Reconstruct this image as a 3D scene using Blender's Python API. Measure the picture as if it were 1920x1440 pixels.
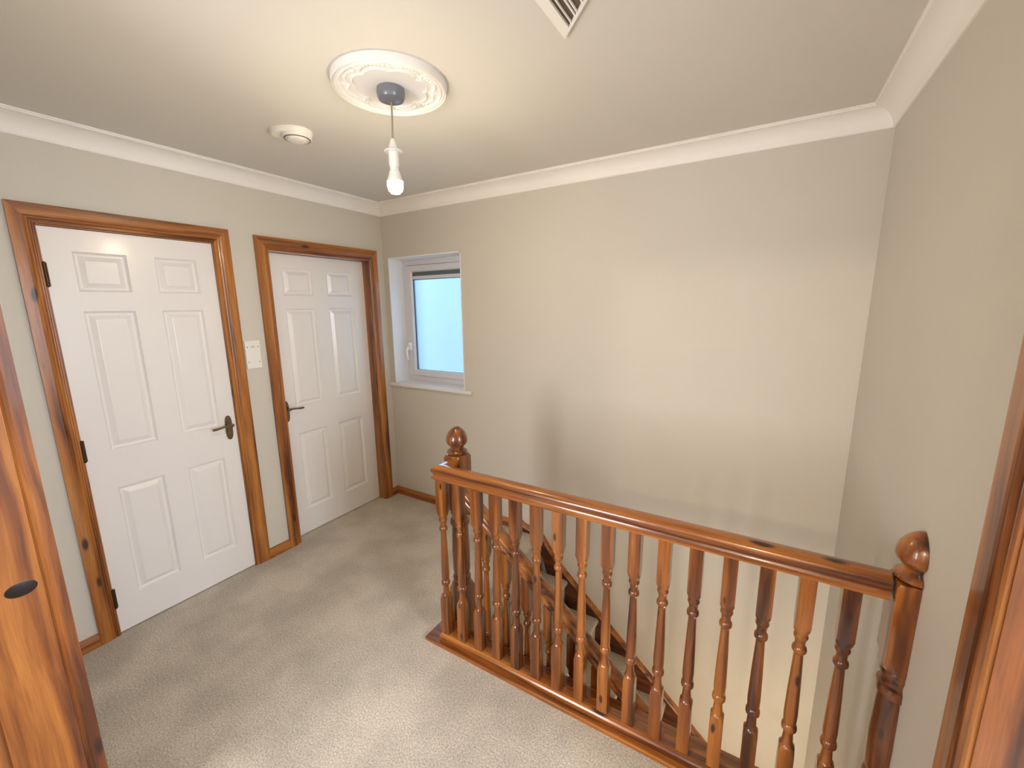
import bpy, bmesh, math, random
from mathutils import Vector, Matrix

# ------------------------------------------------------------------ clearing
for o in list(bpy.data.objects):
    bpy.data.objects.remove(o)
sc = bpy.context.scene
COL = sc.collection

# ------------------------------------------------------------------ camera
CAMZ = 1.61
cam_d = bpy.data.cameras.new('camera')
cam = bpy.data.objects.new('camera', cam_d)
COL.objects.link(cam)
sc.camera = cam
cam_d.sensor_fit = 'HORIZONTAL'
cam_d.sensor_width = 36.0
cam_d.lens = 780.34 / 1920 * 36.0
cam_d.clip_start = 0.02
yaw, pit, rol = -0.544959, -0.18411175, -0.01243466
fwd = Vector((math.sin(yaw) * math.cos(pit), math.cos(yaw) * math.cos(pit), math.sin(pit)))
rgt = Vector((math.cos(yaw), -math.sin(yaw), 0))
upv = rgt.cross(fwd)
R2 = math.cos(rol) * rgt + math.sin(rol) * upv
U2 = -math.sin(rol) * rgt + math.cos(rol) * upv
M = Matrix((R2, U2, -fwd)).transposed().to_4x4()
M.translation = (0, 0, CAMZ)
cam.matrix_world = M

# ------------------------------------------------------------------ world, lights, exposure
w = bpy.data.worlds.new('sky'); sc.world = w
w.use_nodes = True
w.node_tree.nodes['Background'].inputs[0].default_value = (0.46, 0.63, 0.85, 1)
w.node_tree.nodes['Background'].inputs[1].default_value = 0.26

def area(name, loc, rot, sx, sy, power, colr):
    d = bpy.data.lights.new(name, 'AREA'); d.shape = 'RECTANGLE'
    d.size = sx; d.size_y = sy; d.energy = power; d.color = colr
    o = bpy.data.objects.new(name, d); COL.objects.link(o)
    o.location = loc; o.rotation_euler = rot
    return o

def point(name, loc, power, colr, rad):
    d = bpy.data.lights.new(name, 'POINT'); d.energy = power; d.color = colr; d.shadow_soft_size = rad
    o = bpy.data.objects.new(name, d); COL.objects.link(o); o.location = loc
    return o

# daylight outside the frosted window, facing the house
area('daylight_window', (-2.25, 3.45, 1.75), (math.radians(-80), 0, 0), 2.2, 2.2, 4.5, (0.42, 0.72, 1.0))
_q = (Vector((0.39, 1.5, 0.9)) - Vector((-4.3, 4.6, 2.3))).to_track_quat('-Z', 'Y').to_euler()
area('fill_through_window', (-4.3, 4.6, 2.3), _q, 1.6, 1.6, 140, (0.50, 0.76, 1.0))  # added light, set out of view beyond the pane to brighten the right wall
# daylight from an unseen bedroom window behind; next two are added fill
area('daylight_bedroom', (0.35, -3.05, 1.35), (math.radians(90), 0, 0), 1.6, 1.3, 9, (0.80, 0.88, 1.0))
area('fill_side_room', (-1.22, -1.2, 1.2), (math.radians(76), 0, math.radians(-30)), 0.75, 1.3, 40, (0.97, 0.95, 0.97))  # added fill, turned through the second doorway towards the right wall
area('fill_right_room', (2.2, 0.45, 1.5), (math.radians(90), 0, math.radians(90)), 1.3, 1.3, 78, (0.84, 0.90, 1.0))  # added fill, reaches the white doors through the right doorway
# ceiling lamp of the room behind the photographer, shining through its doorway
point('bedroom_lamp', (0.12, -1.95, 2.22), 58, (1.0, 0.83, 0.62), 0.07)
# added light inside the stairwell, out of view, brightens its lower walls
point('stairwell_fill', (0.24, 1.62, -0.80), 9, (1.0, 0.86, 0.68), 0.12)
BULB_STRENGTH = 280.0

vs = sc.view_settings
sc.display_settings.display_device = 'sRGB'
vs.view_transform = 'Standard'; vs.look = 'None'; vs.gamma = 1.0
vs.exposure = 0.62
try: vs.use_curve_mapping = False
except Exception: pass
sc.cycles.use_denoising = True
sc.cycles.max_bounces = 10
sc.cycles.diffuse_bounces = 6
sc.cycles.sample_clamp_indirect = 6
sc.cycles.caustics_reflective = False
sc.cycles.caustics_refractive = False

# ------------------------------------------------------------------ room numbers
XL, XR, YB, ZC = -2.67, 0.39, 2.434, 2.40
YF = -0.12            # wall of the room the photographer stands in
XS, YS = -1.54, 0.222  # short wall return on the left

# ------------------------------------------------------------------ materials
def new_mat(name):
    m = bpy.data.materials.new(name); m.use_nodes = True
    nt = m.node_tree; b = nt.nodes['Principled BSDF']
    return m, nt, b

def lin(c):
    return tuple(((v / 255) / 12.92 if v / 255 <= 0.04045 else ((v / 255 + 0.055) / 1.055) ** 2.4) for v in c) + (1,)

def paint(name, rgb, rough=0.6, bump=0.0, scale=260, coat=0.0, var=0.03):
    m, nt, b = new_mat(name)
    N, L = nt.nodes, nt.links
    tc = N.new('ShaderNodeTexCoord')
    n1 = N.new('ShaderNodeTexNoise'); n1.inputs['Scale'].default_value = 2.2; n1.inputs['Detail'].default_value = 3
    L.new(tc.outputs['Object'], n1.inputs['Vector'])
    mx = N.new('ShaderNodeMix'); mx.data_type = 'RGBA'
    c = lin(rgb)
    mx.inputs[6].default_value = tuple(v * (1 - var) for v in c[:3]) + (1,)
    mx.inputs[7].default_value = tuple(min(1, v * (1 + var)) for v in c[:3]) + (1,)
    L.new(n1.outputs[0], mx.inputs[0]); L.new(mx.outputs[2], b.inputs['Base Color'])
    b.inputs['Roughness'].default_value = rough
    if coat: b.inputs['Coat Weight'].default_value = coat; b.inputs['Coat Roughness'].default_value = 0.15
    if bump:
        n2 = N.new('ShaderNodeTexNoise'); n2.inputs['Scale'].default_value = scale; n2.inputs['Detail'].default_value = 2
        L.new(tc.outputs['Object'], n2.inputs['Vector'])
        bp = N.new('ShaderNodeBump'); bp.inputs['Strength'].default_value = bump; bp.inputs['Distance'].default_value = 0.002
        L.new(n2.outputs[0], bp.inputs['Height']); L.new(bp.outputs[0], b.inputs['Normal'])
    return m

def plain(name, rgb, rough=0.5, metal=0.0, spec=0.5):
    m, nt, b = new_mat(name)
    b.inputs['Base Color'].default_value = lin(rgb)
    b.inputs['Roughness'].default_value = rough
    b.inputs['Metallic'].default_value = metal
    b.inputs['Specular IOR Level'].default_value = spec
    return m

def wood(name, axis, light=(188, 122, 54), mid=(146, 84, 31), dark=(86, 42, 16), rough=0.28, knots=True, kscale=1.0, coat=0.5):
    """varnished knotty pine, grain running along axis"""
    m, nt, b = new_mat(name)
    N, L = nt.nodes, nt.links
    tc = N.new('ShaderNodeTexCoord'); oi = N.new('ShaderNodeObjectInfo')
    mul = N.new('ShaderNodeVectorMath'); mul.operation = 'SCALE'; mul.inputs[3].default_value = 7.3
    comb = N.new('ShaderNodeCombineXYZ')
    for i in range(3): L.new(oi.outputs['Random'], comb.inputs[i])
    L.new(comb.outputs[0], mul.inputs[0])
    add = N.new('ShaderNodeVectorMath'); add.operation = 'ADD'
    L.new(tc.outputs['Object'], add.inputs[0]); L.new(mul.outputs[0], add.inputs[1])
    # slow waviness of the grain
    wv = N.new('ShaderNodeTexNoise'); wv.inputs['Scale'].default_value = 3.0; wv.inputs['Detail'].default_value = 1
    L.new(add.outputs[0], wv.inputs['Vector'])
    wsub = N.new('ShaderNodeVectorMath'); wsub.operation = 'SCALE'; wsub.inputs[3].default_value = 0.03
    L.new(wv.outputs['Color'], wsub.inputs[0])
    add2 = N.new('ShaderNodeVectorMath'); add2.operation = 'ADD'
    L.new(add.outputs[0], add2.inputs[0]); L.new(wsub.outputs[0], add2.inputs[1])
    def mapped(across, along):
        mp = N.new('ShaderNodeMapping')
        s = [across] * 3; s['xyz'.index(axis)] = along
        mp.inputs['Scale'].default_value = s
        L.new(add2.outputs[0], mp.inputs['Vector'])
        return mp
    g = N.new('ShaderNodeTexNoise'); g.inputs['Scale'].default_value = 1; g.inputs['Detail'].default_value = 4; g.inputs['Distortion'].default_value = 0.2
    L.new(mapped(26, 1.1).outputs[0], g.inputs['Vector'])
    f = N.new('ShaderNodeTexNoise'); f.inputs['Scale'].default_value = 1; f.inputs['Detail'].default_value = 3
    L.new(mapped(260, 7).outputs[0], f.inputs['Vector'])
    cr = N.new('ShaderNodeValToRGB')
    e = cr.color_ramp.elements
    e[0].position = 0.33; e[0].color = lin(dark)
    e[1].position = 0.68; e[1].color = lin(light)
    k = cr.color_ramp.elements.new(0.47); k.color = lin(mid)
    L.new(g.outputs[0], cr.inputs[0])
    fm = N.new('ShaderNodeMix'); fm.data_type = 'RGBA'; fm.blend_type = 'MULTIPLY'
    fr = N.new('ShaderNodeMapRange'); fr.inputs[1].default_value = 0.35; fr.inputs[2].default_value = 0.65; fr.inputs[3].default_value = 0.78; fr.inputs[4].default_value = 1.05
    L.new(f.outputs[0], fr.inputs[0])
    fm.inputs[0].default_value = 0.8
    L.new(cr.outputs[0], fm.inputs[6]); L.new(fr.outputs[0], fm.inputs[7])
    col = fm.outputs[2]
    if knots:
        vo = N.new('ShaderNodeTexVoronoi'); vo.inputs['Scale'].default_value = 1
        L.new(mapped(15 * kscale, 5.0 * kscale).outputs[0], vo.inputs['Vector'])
        sep = N.new('ShaderNodeSeparateColor'); L.new(vo.outputs['Color'], sep.inputs[0])
        gt = N.new('ShaderNodeMath'); gt.operation = 'GREATER_THAN'; gt.inputs[1].default_value = 0.56
        L.new(sep.outputs[0], gt.inputs[0])
        mr = N.new('ShaderNodeMapRange'); mr.interpolation_type = 'SMOOTHSTEP'
        mr.inputs[1].default_value = 0.09; mr.inputs[2].default_value = 0.22; mr.inputs[3].default_value = 1; mr.inputs[4].default_value = 0
        L.new(vo.outputs['Distance'], mr.inputs[0])
        km = N.new('ShaderNodeMath'); km.operation = 'MULTIPLY'; L.new(gt.outputs[0], km.inputs[0]); L.new(mr.outputs[0], km.inputs[1])
        kx = N.new('ShaderNodeMix'); kx.data_type = 'RGBA'; kx.inputs[7].default_value = lin((46, 20, 12))
        L.new(km.outputs[0], kx.inputs[0]); L.new(col, kx.inputs[6])
        col = kx.outputs[2]
    L.new(col, b.inputs['Base Color'])
    b.inputs['Roughness'].default_value = rough
    b.inputs['Coat Weight'].default_value = coat
    b.inputs['Coat Roughness'].default_value = 0.08
    return m

W = {a: wood('pine_' + a, a) for a in 'xyz'}
WT = {a: wood('turned_pine_' + a, a, (168, 102, 38), (118, 63, 22), (64, 29, 11), kscale=1.7) for a in 'xyz'}

def carpet_mat():
    m, nt, b = new_mat('carpet_beige')
    N, L = nt.nodes, nt.links
    tc = N.new('ShaderNodeTexCoord')
    def noise(s, d=3):
        n = N.new('ShaderNodeTexNoise'); n.inputs['Scale'].default_value = s; n.inputs['Detail'].default_value = d
        L.new(tc.outputs['Object'], n.inputs['Vector']); return n
    fine = noise(150, 6); tuft = noise(420, 2); lay = noise(3.6, 5)
    cr = N.new('ShaderNodeValToRGB')
    cr.color_ramp.elements[0].position = 0.34; cr.color_ramp.elements[0].color = lin((176, 165, 148))
    cr.color_ramp.elements[1].position = 0.66; cr.color_ramp.elements[1].color = lin((222, 214, 200))
    L.new(fine.outputs[0], cr.inputs[0])
    mr = N.new('ShaderNodeMapRange'); mr.inputs[1].default_value = 0.4; mr.inputs[2].default_value = 0.62; mr.inputs[3].default_value = 0.82; mr.inputs[4].default_value = 1.06
    L.new(lay.outputs[0], mr.inputs[0])
    mr2 = N.new('ShaderNodeMapRange'); mr2.inputs[1].default_value = 0.35; mr2.inputs[2].default_value = 0.65; mr2.inputs[3].default_value = 0.8; mr2.inputs[4].default_value = 1.12
    L.new(tuft.outputs[0], mr2.inputs[0])
    mu = N.new('ShaderNodeMath'); mu.operation = 'MULTIPLY'; L.new(mr.outputs[0], mu.inputs[0]); L.new(mr2.outputs[0], mu.inputs[1])
    mx = N.new('ShaderNodeMix'); mx.data_type = 'RGBA'; mx.blend_type = 'MULTIPLY'; mx.inputs[0].default_value = 1
    L.new(cr.outputs[0], mx.inputs[6]); L.new(mu.outputs[0], mx.inputs[7])
    L.new(mx.outputs[2], b.inputs['Base Color'])
    b.inputs['Roughness'].default_value = 0.95
    b.inputs['Sheen Weight'].default_value = 0.25
    b.inputs['Specular IOR Level'].default_value = 0.1
    ad = N.new('ShaderNodeMath'); ad.operation = 'ADD'; L.new(fine.outputs[0], ad.inputs[0]); L.new(tuft.outputs[0], ad.inputs[1])
    bp = N.new('ShaderNodeBump'); bp.inputs['Strength'].default_value = 0.6; bp.inputs['Distance'].default_value = 0.003
    L.new(ad.outputs[0], bp.inputs['Height']); L.new(bp.outputs[0], b.inputs['Normal'])
    return m

def frosted_mat():
    m = bpy.data.materials.new('frosted_glass'); m.use_nodes = True
    nt = m.node_tree; N, L = nt.nodes, nt.links
    N.clear()
    out = N.new('ShaderNodeOutputMaterial')
    tc = N.new('ShaderNodeTexCoord')
    vo = N.new('ShaderNodeTexVoronoi'); vo.inputs['Scale'].default_value = 85; vo.inputs['Randomness'].default_value = 0.25
    L.new(tc.outputs['Object'], vo.inputs['Vector'])
    bp = N.new('ShaderNodeBump'); bp.inputs['Strength'].default_value = 0.6; bp.inputs['Distance'].default_value = 0.003
    L.new(vo.outputs['Distance'], bp.inputs['Height'])
    tr = N.new('ShaderNodeBsdfTranslucent'); tr.inputs[0].default_value = (0.74, 0.80, 0.86, 1)
    L.new(bp.outputs[0], tr.inputs['Normal'])
    tp = N.new('ShaderNodeBsdfTransparent'); tp.inputs[0].default_value = (0.9, 0.96, 0.97, 1)
    gl = N.new('ShaderNodeBsdfGlossy'); gl.inputs['Roughness'].default_value = 0.25
    L.new(bp.outputs[0], gl.inputs['Normal'])
    m1 = N.new('ShaderNodeMixShader'); m1.inputs[0].default_value = 0.60
    L.new(tp.outputs[0], m1.inputs[1]); L.new(tr.outputs[0], m1.inputs[2])
    m2 = N.new('ShaderNodeMixShader'); m2.inputs[0].default_value = 0.06
    L.new(m1.outputs[0], m2.inputs[1]); L.new(gl.outputs[0], m2.inputs[2])
    L.new(m2.outputs[0], out.inputs[0])
    return m

def emit_mat(name, colr, s):
    m, nt, b = new_mat(name)
    b.inputs['Emission Color'].default_value = colr + (1,)
    b.inputs['Emission Strength'].default_value = s
    b.inputs['Base Color'].default_value = (0.9, 0.9, 0.88, 1)
    return m

WALL = paint('wall_greige', (205, 200, 189), 0.62, 0.25, 300)
WHITE = paint('ceiling_white', (214, 211, 203), 0.7, 0.2, 240)
COVEM = paint('coving_white', (240, 237, 232), 0.55, 0.05, 200)
GLOSSW = paint('gloss_white', (230, 226, 224), 0.32, 0.0, 200, coat=0.2, var=0.01)
REVEAL = paint('reveal_white', (236, 237, 240), 0.5, 0.05)
UPVC = plain('upvc_white', (220, 220, 226), 0.3)
HANDLEW = plain('handle_white', (252, 252, 252), 0.25)
PLASTIC = plain('white_plastic', (232, 230, 222), 0.35)
SEAL = plain('dark_seal', (48, 58, 66), 0.7)
VENTG = paint('grey_mesh', (98, 108, 112), 0.8, 0.6, 500)
BRONZE = plain('aged_brass', (132, 116, 92), 0.26, 0.9)
HINGE = plain('dark_hinge_brass', (70, 50, 32), 0.4, 0.8)
ROSEP = plain('grey_plastic', (118, 120, 128), 0.25)
CORDM = plain('cord_grey', (150, 140, 120), 0.6)
DARK = plain('dark_void', (24, 20, 17), 0.9, 0, 0.1)
CARPET = carpet_mat()
FROST = frosted_mat()
BULB = emit_mat('bulb_glow', (1.0, 0.80, 0.53), BULB_STRENGTH)

# ------------------------------------------------------------------ mesh helpers
ORG = {}
def link(o, parent=None, origin=(0, 0, 0)):
    COL.objects.link(o)
    if parent is not None:
        o.parent = parent
        po = ORG[parent.name]
        o.location = Vector(origin) - po
    else:
        o.location = origin
    ORG[o.name] = Vector(origin)
    return o

def thing(name, label, cat, loc, group=None, kind=None):
    o = bpy.data.objects.new(name, None); o.empty_display_size = 0.05
    link(o, None, loc)
    tag(o, label, cat, group, kind)
    return o

def tag(o, label=None, cat=None, group=None, kind=None):
    if label: o['label'] = label
    if cat: o['category'] = cat
    if group: o['group'] = group
    if kind: o['kind'] = kind
    return o

def obj(name, bm, mat, parent=None, origin=None, smooth=False, label=None):
    """bm verts in world coordinates; origin = world position of the object's origin"""
    if origin is None:
        origin = ORG[parent.name] if parent is not None else (0, 0, 0)
    origin = Vector(origin)
    bmesh.ops.recalc_face_normals(bm, faces=bm.faces)
    bmesh.ops.translate(bm, verts=bm.verts, vec=-origin)
    me = bpy.data.meshes.new(name)
    bm.to_mesh(me); bm.free()
    mats = mat if isinstance(mat, (list, tuple)) else [mat]
    for m_ in mats: me.materials.append(m_)
    if smooth:
        for p in me.polygons: p.use_smooth = True
        try: me.set_sharp_from_angle(angle=math.radians(35))
        except Exception: pass
    o = bpy.data.objects.new(name, me)
    link(o, parent, origin)
    if label: o['label'] = label
    return o

def box(bm, a, b, bev=0.0, seg=2):
    x0, y0, z0 = [min(a[i], b[i]) for i in range(3)]
    x1, y1, z1 = [max(a[i], b[i]) for i in range(3)]
    v = [bm.verts.new(p) for p in ((x0, y0, z0), (x1, y0, z0), (x1, y1, z0), (x0, y1, z0), (x0, y0, z1), (x1, y0, z1), (x1, y1, z1), (x0, y1, z1))]
    fs = [bm.faces.new([v[i] for i in q]) for q in ((0, 3, 2, 1), (4, 5, 6, 7), (0, 1, 5, 4), (1, 2, 6, 5), (2, 3, 7, 6), (3, 0, 4, 7))]
    if bev > 0:
        es = list({e for f in fs for e in f.edges})
        bmesh.ops.bevel(bm, geom=es, offset=bev, segments=seg, affect='EDGES', profile=0.5)
    return bm

def bx(*boxes, bev=0.0):
    bm = bmesh.new()
    for a, b in boxes: box(bm, a, b, bev)
    return bm

def loft(bm, rings, closed=True, caps=True):
    """rings: list of lists of 3D points, same count"""
    vr = [[bm.verts.new(p) for p in r] for r in rings]
    n = len(rings[0])
    for i in range(len(vr) - 1):
        for j in range(n if closed else n - 1):
            k = (j + 1) % n
            bm.faces.new((vr[i][j], vr[i][k], vr[i + 1][k], vr[i + 1][j]))
    if caps and closed:
        bm.faces.new(list(reversed(vr[0]))); bm.faces.new(vr[-1])
    return bm

def lathe(bm, prof, cx, cy, n=32, axis='z', caps=True):
    """prof: list of (t, r)"""
    rings = []
    for t, r in prof:
        ring = []
        for j in range(n):
            a = 2 * math.pi * j / n
            u, v = r * math.cos(a), r * math.sin(a)
            if axis == 'z': ring.append((cx + u, cy + v, t))
            elif axis == 'x': ring.append((t, cx + u, cy + v))
            else: ring.append((cx + u, t, cy + v))
        rings.append(ring)
    return loft(bm, rings, True, caps)

def turned(bm, prof, cx, cy, n=32, half=False):
    """prof: list of (z, half_width, R): section = square of half_width cut by a circle of radius R"""
    rings = []
    for z, h, R in prof:
        ring = []
        for j in range(n):
            a = 2 * math.pi * j / n
            c, s = math.cos(a), math.sin(a)
            r = min(h / max(abs(c), abs(s)), R)
            x = r * c
            if half: x = min(x, 0.0)
            ring.append((cx + x, cy + r * s, z))
        rings.append(ring)
    return loft(bm, rings)

def tube(bm, pts, rad, n=10):
    pts = [Vector(p) for p in pts]
    rings = []
    for i, p in enumerate(pts):
        d = (pts[min(i + 1, len(pts) - 1)] - pts[max(i - 1, 0)]).normalized()
        a = d.orthogonal().normalized() if i == 0 else (ref - d * ref.dot(d)).normalized()
        ref = a
        b_ = d.cross(a)
        r = rad[i] if isinstance(rad, (list, tuple)) else rad
        rings.append([tuple(p + (a * math.cos(2 * math.pi * j / n) + b_ * math.sin(2 * math.pi * j / n)) * r) for j in range(n)])
    return loft(bm, rings)

# ------------------------------------------------------------------ structure: walls, floor, ceiling
def struct(name, bm, mat, label, cat, **k):
    o = obj(name, bm, mat, **k); tag(o, label, cat, kind='structure'); return o

XN, YVOID = -1.24, 1.45     # edge of the landing at the top of the stairs, front edge of the stairwell
FT = 0.22
struct('floor', bx(((XL - .3, -3.2, -FT), (XR, 1.42, 0)), ((XL - .3, 1.42, -FT), (XN, YB, 0))), CARPET,
       'beige carpet covering the upstairs landing around the stairwell', 'floor')
struct('ceiling', bx(((XL - .3, -3.2, ZC), (XR + .6, YB, ZC + .1))), WHITE, 'off white painted ceiling over the landing', 'ceiling')

# door openings on the left wall: (y0, y1, ztop)
D1 = (0.541, 1.211, 1.978)
D2 = (1.511, 2.285, 1.972)
wl = bmesh.new()
T = 0.14
for a, b in (((XL - T, YS - .3, 0), (XL, D1[0], ZC)), ((XL - T, D1[1], 0), (XL, D2[0], ZC)), ((XL - T, D2[1], 0), (XL, YB, ZC)),
             ((XL - T, D1[0], D1[2]), (XL, D1[1], ZC)), ((XL - T, D2[0], D2[2]), (XL, D2[1], ZC))):
    box(wl, a, b)
struct('wall_left', wl, WALL, 'greige painted wall holding the two white panelled doors', 'wall')

WX0, WX1, WZ0, WZ1 = -2.617, -1.888, 0.99, 2.0
wb = bmesh.new()
for a, b in (((XL - T, YB, -2.7), (WX0, YB + .3, ZC)), ((WX1, YB, -2.7), (XR + .3, YB + .3, ZC)),
             ((WX0, YB, -2.7), (WX1, YB + .3, WZ0)), ((WX0, YB, WZ1), (WX1, YB + .3, ZC))):
    box(wb, a, b)
struct('wall_back', wb, WALL, 'wide greige wall with the small window, dropping down the stairwell', 'wall')

D3 = (0.20, 0.955, 1.98)
wr = bmesh.new()
for a, b in (((XR, D3[1], -2.7), (XR + T, YB, ZC)), ((XR, YF, 0), (XR + T, D3[0], ZC)), ((XR, D3[0], D3[2]), (XR + T, D3[1], ZC)), ((XR, YF - .2, -2.7), (XR + T, D3[1], -.22))):
    box(wr, a, b)
struct('wall_right', wr, WALL, 'greige wall on the right where the handrail ends', 'wall')

# wall behind the camera with the doorway the photo is taken from
OX0, OX1, OZ = -0.25, 0.37, 2.06
struct('wall_front', bx(((XS - .01, YF - .12, 0), (-1.42, YF, ZC)), ((-.60, YF - .12, 0), (OX0, YF, ZC)), ((-1.42, YF - .12, 2.06), (-.60, YF, ZC)), ((OX1, YF - .12, 0), (XR + T, YF, ZC)), ((OX0, YF - .12, OZ), (OX1, YF, ZC))), WALL,
       'greige wall with two open doorways behind the viewer', 'wall')
struct('wall_inner', bx(((XL, YS - .12, 0), (XS, YS, ZC)), ((XS - .12, .08, 0), (XS, YS, ZC)), ((XS - .12, -.24, 0), (XS, -.10, ZC)), ((XS - .12, -.10, 2.0), (XS, .08, ZC))), WALL,
       'short greige wall return at the near left of the landing', 'wall')
# shell of the room behind
struct('wall_rear', bx(((-.50, -3.2, 0), (-.40, -.24, ZC)), ((-1.9, -3.3, 0), (1.9, -3.2, ZC)), ((-1.9, -3.2, 0), (-1.8, -.24, ZC)), ((1.8, -3.2, 0), (1.9, -.24, ZC)), ((.53, -.24, 0), (1.8, -.12, ZC)), ((XR, -3.2, -.1), (1.9, -.12, 0)), ((.99, -3.2, ZC), (1.9, -.12, ZC + .1))), WALL,
       'plain greige walls of the bedroom behind the doorway', 'wall')
# stairwell shell
struct('wall_stairwell', bx(((XN - .12, 1.33, -2.7), (XR, 1.42, -.22)), ((XN - .12, 1.42, -2.7), (XN - .02, YB, -.22))), WALL,
       'greige wall below the landing edge inside the stairwell', 'wall')
struct('floor', bx(((XN - .1, 1.42, -2.8), (XR + T, YB, -2.7))), CARPET, 'beige carpet on the hall floor below the stairs', 'floor')

# ------------------------------------------------------------------ coving
CD, CH = 0.088, 0.084
cprof = [(0, -CH), (0.006, -CH), (0.009, -CH + .004)]
for i in range(9):
    a = math.pi / 2 * i / 8
    cprof.append((CD - .008 - (CD - .018) * math.cos(a) * 1.0, -.012 - (CH - .018) * (1 - math.sin(a))))
cprof += [(CD - .005, -.012), (CD - .005, -.007), (CD, -.006), (CD, 0)]
def cove(name, f0, f1, label):
    bm = bmesh.new()
    loft(bm, [[f0(d, h) for d, h in cprof] + [f0(0, 0)], [f1(d, h) for d, h in cprof] + [f1(0, 0)]])
    struct(name, bm, COVEM, label, 'coving', smooth=True)
cove('trim_1', lambda d, h: (XL + d, YS, ZC + h), lambda d, h: (XL + d, YB - d, ZC + h), 'white concave coving above the two white doors')
cove('trim_2', lambda d, h: (XL + d, YB - d, ZC + h), lambda d, h: (XR - d, YB - d, ZC + h), 'white concave coving above the window wall')
cove('trim_3', lambda d, h: (XR - d, YB - d, ZC + h), lambda d, h: (XR - d, YF, ZC + h), 'white concave coving along the right wall')

# ------------------------------------------------------------------ skirting boards
sprof = [(0, 0), (.018, 0), (.018, .040), (.0155, .044), (.0155, .047), (.012, .052), (.007, .060), (.004, .064), (0, .064)]
def skirt(name, fn, a, b, mat, label):
    bm = bmesh.new()
    loft(bm, [[fn(a, d, h) for d, h in sprof], [fn(b, d, h) for d, h in sprof]])
    struct(name, bm, mat, label, 'skirting board')
fl = lambda t, d, h: (XL + d, t, h)
skirt('baseboard_left', fl, YS, D1[0] - .074, W['y'], 'pine skirting board left of the nearer white door')
skirt('baseboard_left', fl, D1[1] + .083, D2[0] - .077, W['y'], 'short pine skirting board between the two white doors')
skirt('baseboard_left', fl, D2[1] + .073, YB, W['y'], 'tiny pine skirting piece in the corner by the window')
skirt('baseboard_back', lambda t, d, h: (t, YB - d, h), XL, -1.41, W['x'], 'pine skirting board under the window to the stair string')
skirt('baseboard_right', lambda t, d, h: (XR - d, t, h), D3[1] + .078, 1.30, W['y'], 'pine skirting board between right door frame and balustrade')

# ------------------------------------------------------------------ door casings
# profile from the opening edge (u = 0) outwards, v = how far it stands out of the wall
apro = [(0, 0), (0, .010), (.004, .013), (.008, .013), (.010, .010), (.014, .010), (.020, .016), (.026, .0175), (.030, .015), (.033, .0165), (.040, .018), (1, .018), (1, 0)]
def casing(root, y0, y1, zt, w, face, sgn, names=('architrave',) * 3):
    """architrave round an opening in an x = const wall; sgn +1 stands out to +x"""
    wl_, wr_, wt_ = w
    def P(y, z, v): return (face + sgn * v, y, z)
    def prof(wd): return [(wd if u == 1 else u, v) for u, v in apro]
    pl, pr, pt = prof(wl_), prof(wr_), prof(wt_)
    bm = bmesh.new()
    loft(bm, [[P(y0 - u, 0, v) for u, v in pl], [P(y0 - pl[i][0], zt + pt[i][0], pl[i][1]) for i in range(len(pl))]])
    obj('architrave', bm, W['z'], root)
    bm = bmesh.new()
    loft(bm, [[P(y1 + u, 0, v) for u, v in pr], [P(y1 + pr[i][0], zt + pt[i][0], pr[i][1]) for i in range(len(pr))]])
    obj('architrave', bm, W['z'], root)
    bm = bmesh.new()
    loft(bm, [[P(y0 - pl[i][0], zt + pt[i][0], pt[i][1]) for i in range(len(pt))], [P(y1 + pr[i][0], zt + pt[i][0], pt[i][1]) for i in range(len(pt))]])
    obj('architrave', bm, W['y'], root)

def panel_leaf(bm, xf, y0, y1, z0, z1, ycols, zrows, th=.035):
    """six panel moulded door leaf, front face at x = xf looking to +x"""
    ys = sorted({y0, y1} | {v for c in ycols for v in c})
    zs = sorted({z0, z1} | {v for r in zrows for v in r})
    def q(a, b, c, d): bm.faces.new([bm.verts.new(p) for p in (a, b, c, d)])
    for i in range(len(ys) - 1):
        for j in range(len(zs) - 1):
            if (ys[i], ys[i + 1]) in ycols and (zs[j], zs[j + 1]) in zrows: continue
            q((xf, ys[i], zs[j]), (xf, ys[i + 1], zs[j]), (xf, ys[i + 1], zs[j + 1]), (xf, ys[i], zs[j + 1]))
    # raised and fielded panels
    steps = [(0, 0), (.003, -.005), (.008, -.0115), (.013, -.0135), (.017, -.0135), (.030, -.0065), (.038, -.0022), (.040, -.0018)]
    for (a, b) in ycols:
        for (c, d) in zrows:
            rings = [[(xf + dx, a + o, c + o), (xf + dx, b - o, c + o), (xf + dx, b - o, d - o), (xf + dx, a + o, d - o)] for o, dx in steps]
            vr = [[bm.verts.new(p) for p in r] for r in rings]
            for k in range(len(vr) - 1):
                for m_ in range(4):
                    n_ = (m_ + 1) % 4
                    bm.faces.new((vr[k][m_], vr[k][n_], vr[k + 1][n_], vr[k + 1][m_]))
            bm.faces.new(vr[-1])
    xb = xf - th
    q((xb, y0, z0), (xb, y1, z0), (xb, y1, z1), (xb, y0, z1))
    q((xf, y0, z0), (xb, y0, z0), (xb, y0, z1), (xf, y0, z1)); q((xf, y1, z0), (xb, y1, z0), (xb, y1, z1), (xf, y1, z1))
    q((xf, y0, z0), (xb, y0, z0), (xb, y1, z0), (xf, y1, z0)); q((xf, y0, z1), (xb, y0, z1), (xb, y1, z1), (xf, y1, z1))
    bmesh.ops.remove_doubles(bm, verts=bm.verts, dist=1e-5)
    return bm

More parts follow.
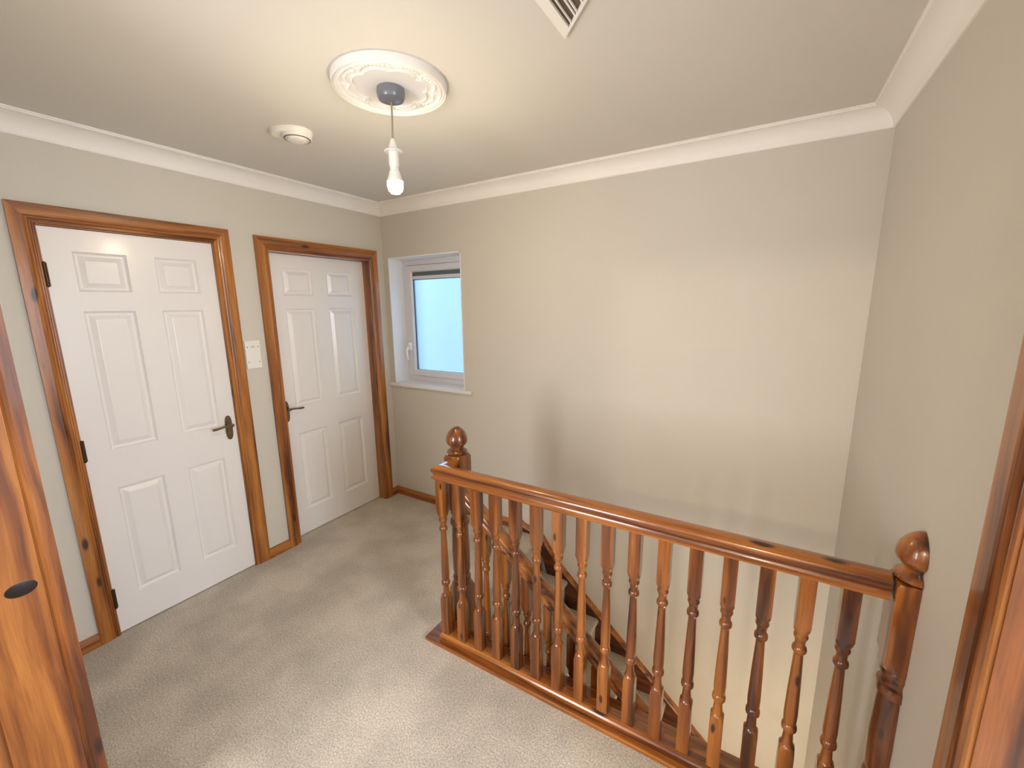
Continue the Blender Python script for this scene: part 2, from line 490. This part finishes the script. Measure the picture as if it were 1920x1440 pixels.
def lever(root, xf, y, z, sgn):
    """lever handle on an oval backplate; sgn = direction of the lever along y"""
    bm = bmesh.new()
    # backplate: rounded long plate with raised rim
    n = 28
    def ring(sx, sz, x):
        out = []
        for j in range(n):
            a = 2 * math.pi * j / n
            c, s = math.cos(a), math.sin(a)
            out.append((x, y + sx * (abs(c) ** 0.8) * (1 if c > 0 else -1), z - .02 + sz * (abs(s) ** 0.65) * (1 if s > 0 else -1)))
        return out
    loft(bm, [ring(.0190, .072, xf), ring(.0200, .073, xf + .002), ring(.0180, .070, xf + .006), ring(.014, .064, xf + .0062), ring(.012, .060, xf + .009)])
    plate = obj('backplate', bm, BRONZE, root, smooth=True)
    bm = bmesh.new()
    lathe(bm, [(xf + .006, .0125), (xf + .012, .013), (xf + .016, .010), (xf + .024, .0085), (xf + .040, .0095), (xf + .050, .010), (xf + .053, .006)], y, z, 20, axis='x')
    tube(bm, [(xf + .045, y, z), (xf + .047, y + sgn * .022, z + .001), (xf + .046, y + sgn * .05, z - .002), (xf + .043, y + sgn * .078, z - .006), (xf + .042, y + sgn * .098, z - .006), (xf + .042, y + sgn * .102, z - .006)],
         [.0065, .0062, .0058, .0072, .0074, .004], 14)
    obj('lever', bm, BRONZE, plate, smooth=True)

def hinge(root, xf, y, z, h=.1):
    bm = bmesh.new()
    lathe(bm, [(z - h / 2 - .004, .003), (z - h / 2, .0065), (z + h / 2, .0065), (z + h / 2 + .004, .003)], xf + .006, y, 12)
    box(bm, (xf - .002, y - .014, z - h / 2), (xf + .002, y + .010, z + h / 2))
    obj('hinge', bm, HINGE, root, smooth=True)

def lining(root, y0, y1, zt, xa, xb, stop_x):
    """pine door lining with stop bead, between x = xa (room side) and xb"""
    t = .004
    for y, s in ((y0, 1), (y1, -1)):
        bm = bx(((xb, y - s * .03, 0), (xa, y + s * t, zt + t)), ((stop_x - .035, y, 0), (stop_x, y + s * .014, zt)))
        obj('door_lining', bm, W['z'], root)
    obj('door_lining', bx(((xb, y0 - .03, zt - t), (xa, y1 + .03, zt + .03)), ((stop_x - .035, y0, zt - .014), (stop_x, y1, zt))), W['y'], root)

def door(name, label, y0, y1, zt, xf, ly0, ly1, ycols, wid, hy, hsg, hinges, group=None):
    root = thing(name, label, 'door', (XL, (y0 + y1) / 2, 0), group, 'structure')
    zr = [(.18, .752), (.945, 1.612), (1.700, 1.876)]
    bm = panel_leaf(bmesh.new(), xf, ly0, ly1, .006, zt - .006, ycols, zr)
    obj('door_leaf', bm, GLOSSW, root, label='white painted six panel door leaf')
    casing(root, y0, y1, zt, wid, XL, 1)
    lining(root, y0, y1, zt, XL + .006, XL - T, xf - .036)
    h = bpy.data.objects.new('door_handle', None); link(h, root, (xf, hy, .95))
    h['label'] = 'aged brass lever handle'
    lever(h, xf, hy, .945, hsg)
    for z in hinges: hinge(root, XL + .002, y0 + .004, z)
    return root

door('door_1', 'nearer white six panel door in pine frame with lever handle on its right', D1[0], D1[1], D1[2], -2.674, D1[0] + .006, D1[1] - .005,
     [(.641, .829), (.937, 1.121)], (.074, .083, .080), 1.166, -1, (1.77, .97, .20))
door('door_2', 'farther white six panel door beside the window with lever on its left', D2[0], D2[1], D2[2], -2.738, D2[0] + .006, D2[1] - .005,
     [(1.628, 1.842), (1.953, 2.170)], (.077, .073, .078), 1.556, 1, ())

# right wall doorway, pine leaf swung open so the added fill comes in
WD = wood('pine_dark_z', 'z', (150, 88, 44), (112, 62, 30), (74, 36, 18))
r3 = thing('door_3', 'pine door frame at the right edge of the picture', 'door', (XR, .58, 0), None, 'structure')
casing(r3, D3[0], D3[1], D3[2], (.075, .088, .08), XR, -1)
for y, s in ((D3[0], 1), (D3[1], -1)):
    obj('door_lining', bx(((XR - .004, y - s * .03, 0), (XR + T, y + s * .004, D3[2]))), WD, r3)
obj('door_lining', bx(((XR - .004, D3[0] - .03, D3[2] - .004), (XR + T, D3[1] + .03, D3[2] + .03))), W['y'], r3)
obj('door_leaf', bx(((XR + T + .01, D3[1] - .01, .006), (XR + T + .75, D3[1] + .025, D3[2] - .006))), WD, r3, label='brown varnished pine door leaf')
struct('wall_side_room', bx(((XR + T, YF - .12, 0), (2.4, YF - .02, ZC)), ((XR + T, 1.35, 0), (2.4, 1.45, ZC)), ((2.3, YF - .02, 0), (2.4, 1.35, ZC)), ((.5, YF - .1, ZC), (2.4, 1.45, ZC + .1)), ((XR + T, YF - .02, -.1), (2.3, 1.35, 0)), ((XR, D3[0], -.1), (XR + T, D3[1], 0))), WALL,
       'greige walls of the room through the right doorway', 'wall')

# near left pine casing on the short wall return
WM = wood('pine_matt_z', 'z', rough=0.5, coat=0.05)
r0 = thing('door_4', 'pine door frame seen edge on at the near left with a large dark knot', 'door', (XS, .05, 0), None, 'structure')
cas = bmesh.new()
pr = [(0, 0), (0, .018), (.117, .018), (.119, .014), (.123, .012), (.127, .014), (.131, .018), (.153, .018), (.1535, 0)]
y0c = .0755
loft(cas, [[(XS + v, y0c + u, 0) for u, v in pr], [(XS + v, y0c + u, 2.07) for u, v in pr]])
obj('architrave', cas, WM, r0)
kb = bmesh.new()
lathe(kb, [(XS + .0179, .021), (XS + .0184, .019), (XS + .0186, .001)], 0, 0, 28, axis='x')
for v in kb.verts: v.co.y = v.co.y * 1.35 + .156; v.co.z = v.co.z * .92 + .937
obj('wood_knot', kb, plain('dark_knot', (22, 12, 12), 0.3), r0, smooth=True, label='large round dark knot')
obj('architrave', bx(((XS, -.19, 0), (XS + .018, -.101, 2.07))), W['z'], r0)
obj('architrave', bx(((XS, -.101, 1.99), (XS + .018, .0755, 2.07))), W['y'], r0)
obj('door_leaf', bx(((XS - .06, -.098, .006), (XS - .02, .078, 1.99))), W['z'], r0, label='narrow pine door leaf')

# ------------------------------------------------------------------ window
YW = YB + .145
win = thing('window_1', 'small white frosted window in the back wall near the corner', 'window', ((WX0 + WX1) / 2, YW, WZ0), None, 'structure')
t = .008
obj('window_reveal', bx(((WX0, YB - .001, WZ0), (WX0 + t, YB + .29, WZ1)), ((WX1 - t, YB - .001, WZ0), (WX1, YB + .29, WZ1)), ((WX0, YB - .001, WZ1 - t), (WX1, YB + .29, WZ1))), REVEAL, win)
def rect_frame(xo0, xo1, zo0, zo1, wd, ya, yb, bev=.003):
    bm = bmesh.new()
    pro = [(0, yb), (0, ya), (wd - .010, ya), (wd, ya + .012), (wd, yb)]
    cor = [(xo0, zo0, 1, 1), (xo1, zo0, -1, 1), (xo1, zo1, -1, -1), (xo0, zo1, 1, -1)]
    rings = [[(cx + sx * u, y, cz + sz * u) for u, y in pro] for cx, cz, sx, sz in cor]
    vr = [[bm.verts.new(p) for p in r] for r in rings]
    n = len(pro)
    for i in range(4):
        k = (i + 1) % 4
        for j in range(n):
            l = (j + 1) % n
            bm.faces.new((vr[i][j], vr[i][l], vr[k][l], vr[k][j]))
    return bm
fx0, fx1, fz0, fz1 = WX0 + t, WX1 - t, WZ0 + .008, WZ1 - t
obj('window_frame', rect_frame(fx0, fx1, fz0, fz1, .052, YW, YW + .06), UPVC, win)
sx0, sx1, sz0, sz1 = -2.555, -1.944, 1.046, 1.944
obj('window_seal', bx(((sx0 - .004, YW + .004, sz0 - .004), (sx1 + .004, YW + .03, sz1 + .004))), SEAL, win, label='dark rubber seal line')
sash = obj('window_sash', rect_frame(sx0, sx1, sz0, sz1, .050, YW - .012, YW + .035), UPVC, win)
gx0, gx1, gz0, gz1 = sx0 + .048, sx1 - .048, sz0 + .048, sz1 - .048
ytr = YW + .010
obj('trickle_vent', bx(((gx0, ytr - .004, gz1 - .036), (gx1, ytr + .01, gz1))), VENTG, sash, label='grey mesh trickle vent strip')
obj('vent_bar', bx(((gx0, ytr - .010, gz1 - .060), (gx1, ytr + .012, gz1 - .034)), bev=.002), UPVC, sash)
s_ = .0035
gt = gz1 - .060
obj('window_seal', bx(((gx0, ytr - .002, gz0), (gx0 + s_, ytr + .01, gt)), ((gx1 - s_, ytr - .002, gz0), (gx1, ytr + .01, gt)), ((gx0, ytr - .002, gz0), (gx1, ytr + .01, gz0 + s_)), ((gx0, ytr - .002, gt - s_), (gx1, ytr + .01, gt))), SEAL, sash)
obj('glass_pane', bx(((gx0 + s_, ytr + .004, gz0 + s_), (gx1 - s_, ytr + .0045, gt - s_))), FROST, sash, label='pale blue frosted glass')
# cut the solid seal plate so that light passes: rebuild as a ring
so = [c for c in win.children if c.name.startswith('window_seal')][0]
bmr = bmesh.new(); a_ = .006
for p, q in (((sx0 - a_, YW + .003, sz0 - a_), (sx0 + .006, YW + .02, sz1 + a_)), ((sx1 - .006, YW + .003, sz0 - a_), (sx1 + a_, YW + .02, sz1 + a_)),
             ((sx0 - a_, YW + .003, sz0 - a_), (sx1 + a_, YW + .02, sz0 + .006)), ((sx0 - a_, YW + .003, sz1 - .006), (sx1 + a_, YW + .02, sz1 + a_))):
    box(bmr, p, q)
bmesh.ops.translate(bmr, verts=bmr.verts, vec=-ORG[win.name]); so.data.clear_geometry(); bmr.to_mesh(so.data); bmr.free()
# handle
bm = bx(((sx0 - .006, YW - .030, 1.258), (sx0 + .018, YW - .011, 1.322)), bev=.003)
tube(bm, [(sx0 + .004, YW - .030, 1.290), (sx0 - .004, YW - .042, 1.278), (sx0 - .012, YW - .044, 1.250), (sx0 - .012, YW - .042, 1.215), (sx0 - .006, YW - .040, 1.180)], [.011, .011, .009, .0075, .006], 10)
hd = obj('window_handle', bm, HANDLEW, sash, smooth=True, label='white curved window handle')
bm = bmesh.new(); lathe(bm, [(YW - .030, .004), (YW - .0255, .004)], sx0 + .006, 1.295, 12, axis='y')
obj('handle_lock', bm, SEAL, hd)
bm = bmesh.new()
box(bm, (XL + .001, YB - .028, .972), (-1.812, YB + .001, .998), .007, 3)
box(bm, (WX0 + .001, YB - .004, .976), (WX1 - .001, YB + .20, .9995))
sill = obj('window_sill', bm, GLOSSW, win)

# ------------------------------------------------------------------ ceiling medallion (plaster)
CX, CY = -1.225, 1.205
def medallion():
    bm = bmesh.new()
    NA = 288
    rs = [0.0005] + [0.004 + i * 0.196 / 96 for i in range(97)]
    def H(r, a):
        h = .010
        # smooth inner dish rising to the centre
        h += .006 * math.exp(-(r / .055) ** 2)
        ph = (a * 8 / (2 * math.pi)) % 1.0
        sc_ = .118 + .016 * abs(math.sin(math.pi * ph)) ** .8
        h += .0065 * math.exp(-((r - sc_) / .0035) ** 2)
        # swags
        sw = .142 + .018 * math.sin(math.pi * ph)
        if .10 < ph < .90:
            h += .008 * math.exp(-((r - sw) / .006) ** 2) * (0.75 + .25 * math.cos(ph * 60))
        # bows where the swags meet
        pc = min(ph, 1 - ph)
        h += .010 * math.exp(-((r - .143) / .007) ** 2) * math.exp(-(pc / .05) ** 2)
        h += .004 * math.exp(-((r - .160) / .012) ** 2) * math.exp(-(pc / .02) ** 2)
        # stepped rim
        h += .010 * math.exp(-((r - .178) / .0045) ** 2)
        h += .008 * math.exp(-((r - .1885) / .004) ** 2)
        if r > .194: h = max(0.022 * (1 - ((r - .194) / .008) ** 2), .0) if r < .2 else 0.004
        return h + .004
    rings = []
    for r in rs:
        rings.append([(CX + r * math.cos(2 * math.pi * j / NA), CY + r * math.sin(2 * math.pi * j / NA), ZC - H(r, 2 * math.pi * j / NA)) for j in range(NA)])
    rings.append([(CX + .2005 * math.cos(2 * math.pi * j / NA), CY + .2005 * math.sin(2 * math.pi * j / NA), ZC + .001) for j in range(NA)])
    loft(bm, rings)
    return bm
cm = obj('ceiling_medallion', medallion(), COVEM, origin=(CX, CY, ZC), smooth=True)
tag(cm, 'round ornamental plaster ceiling rose with swags around the pendant', 'ceiling rose')

# ------------------------------------------------------------------ pendant light
pl = thing('pendant_light', 'bare glowing bulb hanging on a cord from the ceiling rose', 'lamp', (CX, CY, ZC - .02))
bm = bmesh.new()
lathe(bm, [(ZC - .014, .048), (ZC - .030, .050), (ZC - .042, .049), (ZC - .052, .044), (ZC - .057, .032), (ZC - .059, .012), (ZC - .059, .002)], CX, CY, 40)
obj('rose_cap', bm, ROSEP, pl, smooth=True, label='grey blue round pendant cap')
bm = bmesh.new()
tube(bm, [(CX, CY, ZC - .057), (CX - .001, CY, 2.30), (CX - .006, CY + .003, 2.26), (CX - .008, CY + .003, 2.205)], .0033, 10)
obj('cord', bm, CORDM, pl, smooth=True)
BX, BY = CX - .008, CY + .003
bm = bmesh.new()
lathe(bm, [(2.222, .006), (2.215, .009), (2.195, .0155), (2.186, .0175), (2.184, .0190), (2.176, .0190), (2.174, .0185), (2.130, .0185), (2.126, .0170), (2.124, .003)], BX, BY, 28)
obj('lamp_holder', bm, PLASTIC, pl, smooth=True)
bm = bmesh.new()
lathe(bm, [(2.1815, .0195), (2.1820, .031), (2.1790, .0335), (2.1760, .031), (2.1765, .0195)], BX, BY, 32)
obj('shade_ring', bm, PLASTIC, pl, smooth=True)
bm = bmesh.new()
lathe(bm, [(2.126, .0155), (2.112, .0160), (2.110, .0190), (2.098, .0215), (2.082, .0275), (2.0745, .0292), (2.0740, .004)], BX, BY, 28)
obj('bulb_base', bm, PLASTIC, pl, smooth=True)
bm = bmesh.new()
lathe(bm, [(2.0738, .0287), (2.066, .0290), (2.054, .0285), (2.042, .0245), (2.034, .016), (2.0305, .004)], BX, BY, 28)
obj('bulb', bm, BULB, pl, smooth=True, label='glowing warm white bulb')

# ------------------------------------------------------------------ smoke alarm
SX, SY = -1.885, 1.262
sa = thing('smoke_alarm', 'white round smoke alarm on the ceiling left of the pendant', 'smoke alarm', (SX, SY, ZC))
bm = bmesh.new()
rings = []
for z, k in ((ZC + .001, 1.0), (ZC - .010, 1.0), (ZC - .020, .93)):
    ring = []
    for j in range(40):
        a = 2 * math.pi * j / 40
        r = .066 + .048 * max(0, math.cos(a - math.radians(215))) ** 3
        ring.append((SX + k * r * math.cos(a), SY + k * r * math.sin(a), z))
    rings.append(ring)
loft(bm, rings)
obj('mounting_plate', bm, PLASTIC, sa, smooth=True)
bm = bmesh.new()
lathe(bm, [(ZC - .018, .062), (ZC - .030, .061), (ZC - .034, .057), (ZC - .035, .050), (ZC - .038, .049), (ZC - .038, .046), (ZC - .035, .045), (ZC - .036, .043), (ZC - .042, .040), (ZC - .045, .030), (ZC - .046, .002)], SX, SY, 48)
obj('alarm_body', bm, PLASTIC, sa, smooth=True)
bm = bmesh.new()
lathe(bm, [(ZC - .033, .0560), (ZC - .0368, .0548), (ZC - .0372, .0520), (ZC - .033, .0500)], SX, SY, 40, caps=False)
obj('vent_slot', bm, plain('slot_grey', (92, 94, 94), .8), sa)
bm = bmesh.new()
box(bm, (SX + .048, SY - .006, ZC - .033), (SX + .056, SY + .002, ZC - .0355))
obj('indicator_light', bm, SEAL, sa)

# ------------------------------------------------------------------ ceiling grille, cut diagonally, at the top edge of the picture
gr = thing('ceiling_grille', 'louvred ceiling grille with dark slots at the top edge of the picture', 'vent', (-.5, 1.1, ZC))
zf = ZC - .010
A_ = Vector((-.583, 1.290)); 
poly_o = [(-.583, 1.290), (-.583, .72), (-.02, .72)]
poly_i = [(-.553, 1.250), (-.553, .75), (-.065, .75)]
bm = bmesh.new()
vo_ = [bm.verts.new((x, y, zf)) for x, y in poly_o]; vi_ = [bm.verts.new((x, y, zf)) for x, y in poly_i]
vt_ = [bm.verts.new((x, y, ZC + .001)) for x, y in poly_o]; vj_ = [bm.verts.new((x, y, ZC + .001)) for x, y in poly_i]
for i in range(3):
    k = (i + 1) % 3
    bm.faces.new((vo_[i], vo_[k], vi_[k], vi_[i])); bm.faces.new((vo_[i], vt_[i], vt_[k], vo_[k])); bm.faces.new((vi_[i], vi_[k], vj_[k], vj_[i]))
obj('grille_frame', bm, COVEM, gr)
bm = bmesh.new()
v = [bm.verts.new((x, y, ZC - .002)) for x, y in poly_i]; bm.faces.new(v)
v2 = [bm.verts.new((x, y, ZC - .0012)) for x, y in poly_i]; bm.faces.new(list(reversed(v2)))
for i in range(3): bm.faces.new((v[i], v[(i + 1) % 3], v2[(i + 1) % 3], v2[i]))
obj('dark_slot_backing', bm, plain('slot_brown', (104, 92, 78), .9), gr)
sl = (1.25 - .75) / (-.065 + .553)
for x, wd in ((-.541, .003), (-.521, .004), (-.511, .004), (-.485, .004), (-.473, .004), (-.447, .004), (-.435, .004), (-.409, .004), (-.397, .004)):
    ye = 1.250 - (x + .553) * sl
    obj('grille_slat', bx(((x, .75, ZC - .009), (x + wd, ye - .003, ZC - .003))), COVEM, gr)

# ------------------------------------------------------------------ blank switch plate
swy0, swy1, swz0, swz1 = 1.306, 1.394, 1.256, 1.426
sp = thing('wall_plate', 'white blank wall plate with screws between the two doors', 'wall plate', (XL, 1.35, 1.341))
pf = obj('plate', bx(((XL - .001, swy0, swz0), (XL + .011, swy1, swz1)), bev=.003), PLASTIC, sp)
for y in (swy0 + .013, swy1 - .013):
    for z in (1.387, 1.296):
        bm = bmesh.new(); lathe(bm, [(XL + .0108, .0033), (XL + .0118, .0028), (XL + .0119, .0005)], y, z, 12, axis='x')
        obj('screw', bm, plain('screw_dark', (110, 104, 92), .4, .6), sp)
bm = bx(((XL + .0108, 1.338, 1.384), (XL + .0122, 1.362, 1.394)), bev=.0005)
obj('label_strip', bm, plain('pale_grey', (196, 196, 190), .5), sp)

# ------------------------------------------------------------------ landing balustrade
YR = 1.355; XC = -1.205
bal = thing('landing_balustrade', 'varnished pine balustrade with turned spindles guarding the stairwell', 'balustrade', (XC, YR, 0))
# nosing board on the floor edge
bm = bx(((-1.308, 1.300, -.02), (XR, 1.452, .016)), ((-1.308, 1.452, -.02), (XN + .03, 1.53, .016)), bev=.004)
obj('nosing_board', bm, W['x'], bal)
obj('apron', bx(((XN - .01, 1.42, -.24), (XR, 1.440, -.018))), W['x'], bal)

def rail_profile(w, h):
    """half profile of a moulded handrail, (offset, height)"""
    return [(-.38 * w, 0), (-.42 * w, .10 * h), (-.50 * w, .14 * h), (-.50 * w, .20 * h), (-.40 * w, .30 * h), (-.38 * w, .40 * h), (-.44 * w, .50 * h), (-.50 * w, .62 * h), (-.50 * w, .76 * h), (-.44 * w, .88 * h), (-.30 * w, .96 * h), (-.12 * w, 1.0 * h),
            (.12 * w, 1.0 * h), (.30 * w, .96 * h), (.44 * w, .88 * h), (.50 * w, .76 * h), (.50 * w, .62 * h), (.44 * w, .50 * h), (.38 * w, .40 * h), (.40 * w, .30 * h), (.50 * w, .20 * h), (.50 * w, .14 * h), (.42 * w, .10 * h), (.38 * w, 0)]
RZ, RH, RW = .843, .066, .064
pr = rail_profile(RW, RH)
bm = bmesh.new()
loft(bm, [[(XC + u, YR + u, RZ + v) for u, v in pr], [(.338, YR + u, RZ + v) for u, v in pr]])
obj('handrail', bm, W['x'], bal, smooth=True)
bm = bmesh.new()
loft(bm, [[(XC + u, YR + u, RZ + v) for u, v in pr], [(XC + u, 1.436, RZ + v) for u, v in pr]])
obj('handrail', bm, W['y'], bal, smooth=True)
# base rail on the nosing board
bp_ = [(-.031, 0), (-.031, .020), (-.027, .026), (-.021, .030), (-.021, .035), (.021, .035), (.021, .030), (.027, .026), (.031, .020), (.031, 0)]
bm = bmesh.new()
loft(bm, [[(XC + u, YR + u, .016 + v) for u, v in bp_], [(.338, YR + u, .016 + v) for u, v in bp_]])
obj('base_rail', bm, W['x'], bal)
bm = bmesh.new()
loft(bm, [[(XC + u, YR + u, .016 + v) for u, v in bp_], [(XC + u, 1.436, .016 + v) for u, v in bp_]])
obj('base_rail', bm, W['y'], bal)

hb = .0205
def spindle_prof(z0, z1, h=hb, lo=.21, hi=.185):
    S = h * 1.5
    a, b = z0 + lo, z1 - hi
    L_ = b - a
    return [(z0, h, S), (a - .024, h, S), (a - .016, h, h * 1.3), (a - .004, h, h * 1.1), (a, h, h * .86), (a + .012, h, h * .72), (a + .040, h, h * .64), (a + .050, h, h * .70), (a + .056, h, h * .98), (a + .064, h, h * 1.02), (a + .072, h, h * .95), (a + .076, h, h * .80),
            (a + .084, h, h * .84), (a + .11, h, h * .90), (a + .5 * L_, h, h * .80), (b - .085, h, h * .60), (b - .079, h, h * .64), (b - .073, h, h * .90), (b - .066, h, h * .94), (b - .058, h, h * .86), (b - .054, h, h * .66), (b - .042, h, h * .66),
            (b - .030, h, h * .76), (b - .026, h, h * .90), (b - .020, h, h * .92), (b - .016, h, h * .84), (b - .010, h, h * .86), (b, h, h * 1.08), (b + .012, h, h * 1.3), (b + .018, h, S), (z1, h, S)]
bm = bmesh.new()
turned(bm, spindle_prof(.049, RZ + .008), XC, YR)
first = obj('baluster', bm, WT['z'], bal, origin=(XC, YR, 0), smooth=True)
for k in range(1, 16):
    c = first.copy(); COL.objects.link(c); c.parent = bal
    c.location = (.098 * k, 0, 0)

def newel(name, cx, cy, zb, zt, half, parent, label):
    h = .045; S = h * 1.5
    low_top = .25
    prof = [(zb, h, S), (low_top - .03, h, S), (low_top - .005, h, h * 1.12), (low_top, h, h * .90), (low_top + .010, h, h * .84), (low_top + .018, h, h * .96), (low_top + .030, h, h * 1.0), (low_top + .040, h, h * .92), (low_top + .045, h, h * .78),
            (low_top + .07, h, h * .94), (.42, h, h * .98), (.545, h, h * .88), (.560, h, h * .82), (.566, h, h * 1.02), (.580, h, h * 1.08), (.592, h, h * 1.0), (.596, h, h * .82), (.610, h, h * .80), (.622, h, h * .94), (.632, h, h * .96), (.640, h, h * .90),
            (.646, h, h * 1.08), (.672, h, S), (zt - .014, h, S), (zt - .002, h, h * 1.22), (zt, h, h * 1.0), (zt + .001, h, h * .3)]
    bm = bmesh.new(); turned(bm, prof, cx, cy, 48, half)
    o = obj(name, bm, WT['z'], parent, origin=(cx, cy, 0), smooth=True, label=label)
    bm = bmesh.new()
    fp = [(zt - .002, .020), (zt, .040), (zt + .006, .0475), (zt + .015, .048), (zt + .021, .042), (zt + .024, .036), (zt + .030, .030), (zt + .037, .031), (zt + .043, .037), (zt + .052, .046), (zt + .064, .0505), (zt + .080, .0498), (zt + .096, .0450), (zt + .110, .0372), (zt + .121, .0275), (zt + .129, .0170), (zt + .134, .0070), (zt + .135, .001)]
    turned(bm, [(z, 1.0, r) for z, r in fp], cx, cy, 40, half)
    obj('finial', bm, WT['z'], o, origin=(cx, cy, 0), smooth=True)
newel('newel_post', XC, 1.478, -.30, .925, False, bal, 'full newel post at the top of the stairs')
newel('newel_post', XR - .001, YR, .016, .905, True, bal, 'half newel post fixed to the right wall')

# ------------------------------------------------------------------ staircase
st = thing('staircase', 'carpeted stairs with pine strings and sloping handrail going down to the right', 'staircase', (XN, 1.95, 0))
GO, RI = .228, .205
nx = [-1.03 + GO * i for i in range(8)]
nz = [-.27 - RI * i for i in range(8)]
YO, YI = 1.520, 2.416        # carpet edges
for i in range(7):
    x0 = XN if i == 0 else nx[i - 1]
    ztop = 0.0 if i == 0 else nz[i - 1]
# carpeted steps as one profile swept across the width
prof = [(XN - .05, -.001)]
prof = []
edges = [(XN, 0.0)] + list(zip(nx, nz))
for i, (x, z) in enumerate(edges[:7]):
    # nose of this step, then riser down to the next tread
    r = .018
    for a in (90, 60, 30, 0, -40, -80):
        prof.append((x - r * 1.0 + r * math.cos(math.radians(a)) + .004, z - r + r * math.sin(math.radians(a))))
    zn = edges[i + 1][1]
    prof.append((x - .018, z - 2 * r))
    prof.append((x - .020, zn + .004))
    prof.append((x - .016, zn))
prof.append((edges[7][0] - .02, edges[7][1]))
low = [(x - .02, z - .30) for x, z in reversed(prof)]
ring = prof + low
bm = bmesh.new()
xmax = XR - .002
def clipx(p): return (min(p[0], xmax), p[1])
ring = [clipx(p) for p in ring]
loft(bm, [[(x, YO - .05, z) for x, z in ring], [(x, YI, z) for x, z in ring]])
obj('stair_carpet', bm, CARPET, st, smooth=True, label='beige carpet on the treads')
# wall string
def zline(x): return -.033 - .899 * (x + 1.249)
bm = bmesh.new()
sp_ = [(-1.43, -.03), (-1.43, .064), (-1.428, .074), (-1.415, .080), (-1.400, .076), (-1.385, .058), (-1.30, .034), (-1.225, .004), (-1.13, zline(-1.13) + .012), (-1.05, zline(-1.05)), (XR, zline(XR)), (XR, zline(XR) - .30), (-1.15, -.40), (-1.26, -.03)]
front, back = YB - .026, YB + .001
loft(bm, [[(x, front, z) for x, z in sp_], [(x, back, z) for x, z in sp_]])
WDK = wood('string_pine', 'x', (120, 62, 28), (84, 38, 18), (52, 22, 12))
ws = obj('wall_string', bm, WDK, st, label='pine wall string with a curled top')
bm = bmesh.new()
mp = [(-1.430, .072), (-1.415, .078), (-1.398, .072), (-1.380, .056), (-1.30, .034), (-1.225, .004), (-1.13, zline(-1.13) + .012), (-1.05, zline(-1.05)), (XR, zline(XR))]
rings = []
for x, z in mp:
    rings.append([(x, front - .004, z - .022), (x, front - .010, z - .014), (x, front - .006, z - .008), (x, front - .010, z - .002), (x, front - .004, z + .005), (x, back, z + .006), (x, back, z - .022)])
loft(bm, rings)
obj('string_moulding', bm, W['x'], ws, smooth=True)
# outer string
def oz(x): return -.15 - .899 * (x + 1.16)
bm = bmesh.new()
op = [(-1.165, oz(-1.165)), (XR - .01, oz(XR - .01)), (XR - .01, oz(XR - .01) - .27), (-1.165, oz(-1.165) - .27)]
loft(bm, [[(x, 1.462, z) for x, z in op], [(x, 1.496, z) for x, z in op]])
os_ = obj('outer_string', bm, W['x'], st)
# sloping handrail
def rz(x): return .765 - .86 * (x + 1.16)
bm = bmesh.new()
rings = []
for x in (-1.158, XR - .04):
    rings.append([(x, 1.479 + u, rz(x) - .080 + v * 1.2) for u, v in pr])
pr_ = rail_profile(.062, .066)
bm = bmesh.new()
loft(bm, [[(x, 1.479 + u, rz(x) - .080 + v * 1.2) for u, v in pr_] for x in (-1.158, XR - .03)])
obj('stair_handrail', bm, W['x'], st, smooth=True)
# spindles of the stair flight
SPC = .113
xk = -1.055
bm = bmesh.new()
z0, z1 = oz(xk) - .01, rz(xk) - .070
turned(bm, spindle_prof(z0, z1, hb, .21, .17), xk, 1.479)
f2 = obj('stair_baluster', bm, WT['z'], st, origin=(xk, 1.479, 0), smooth=True)
for k in range(1, 12):
    c = f2.copy(); COL.objects.link(c); c.parent = st
    c.location = Vector((xk + SPC * k, 1.479, -.88 * SPC * k)) - ORG[st.name]
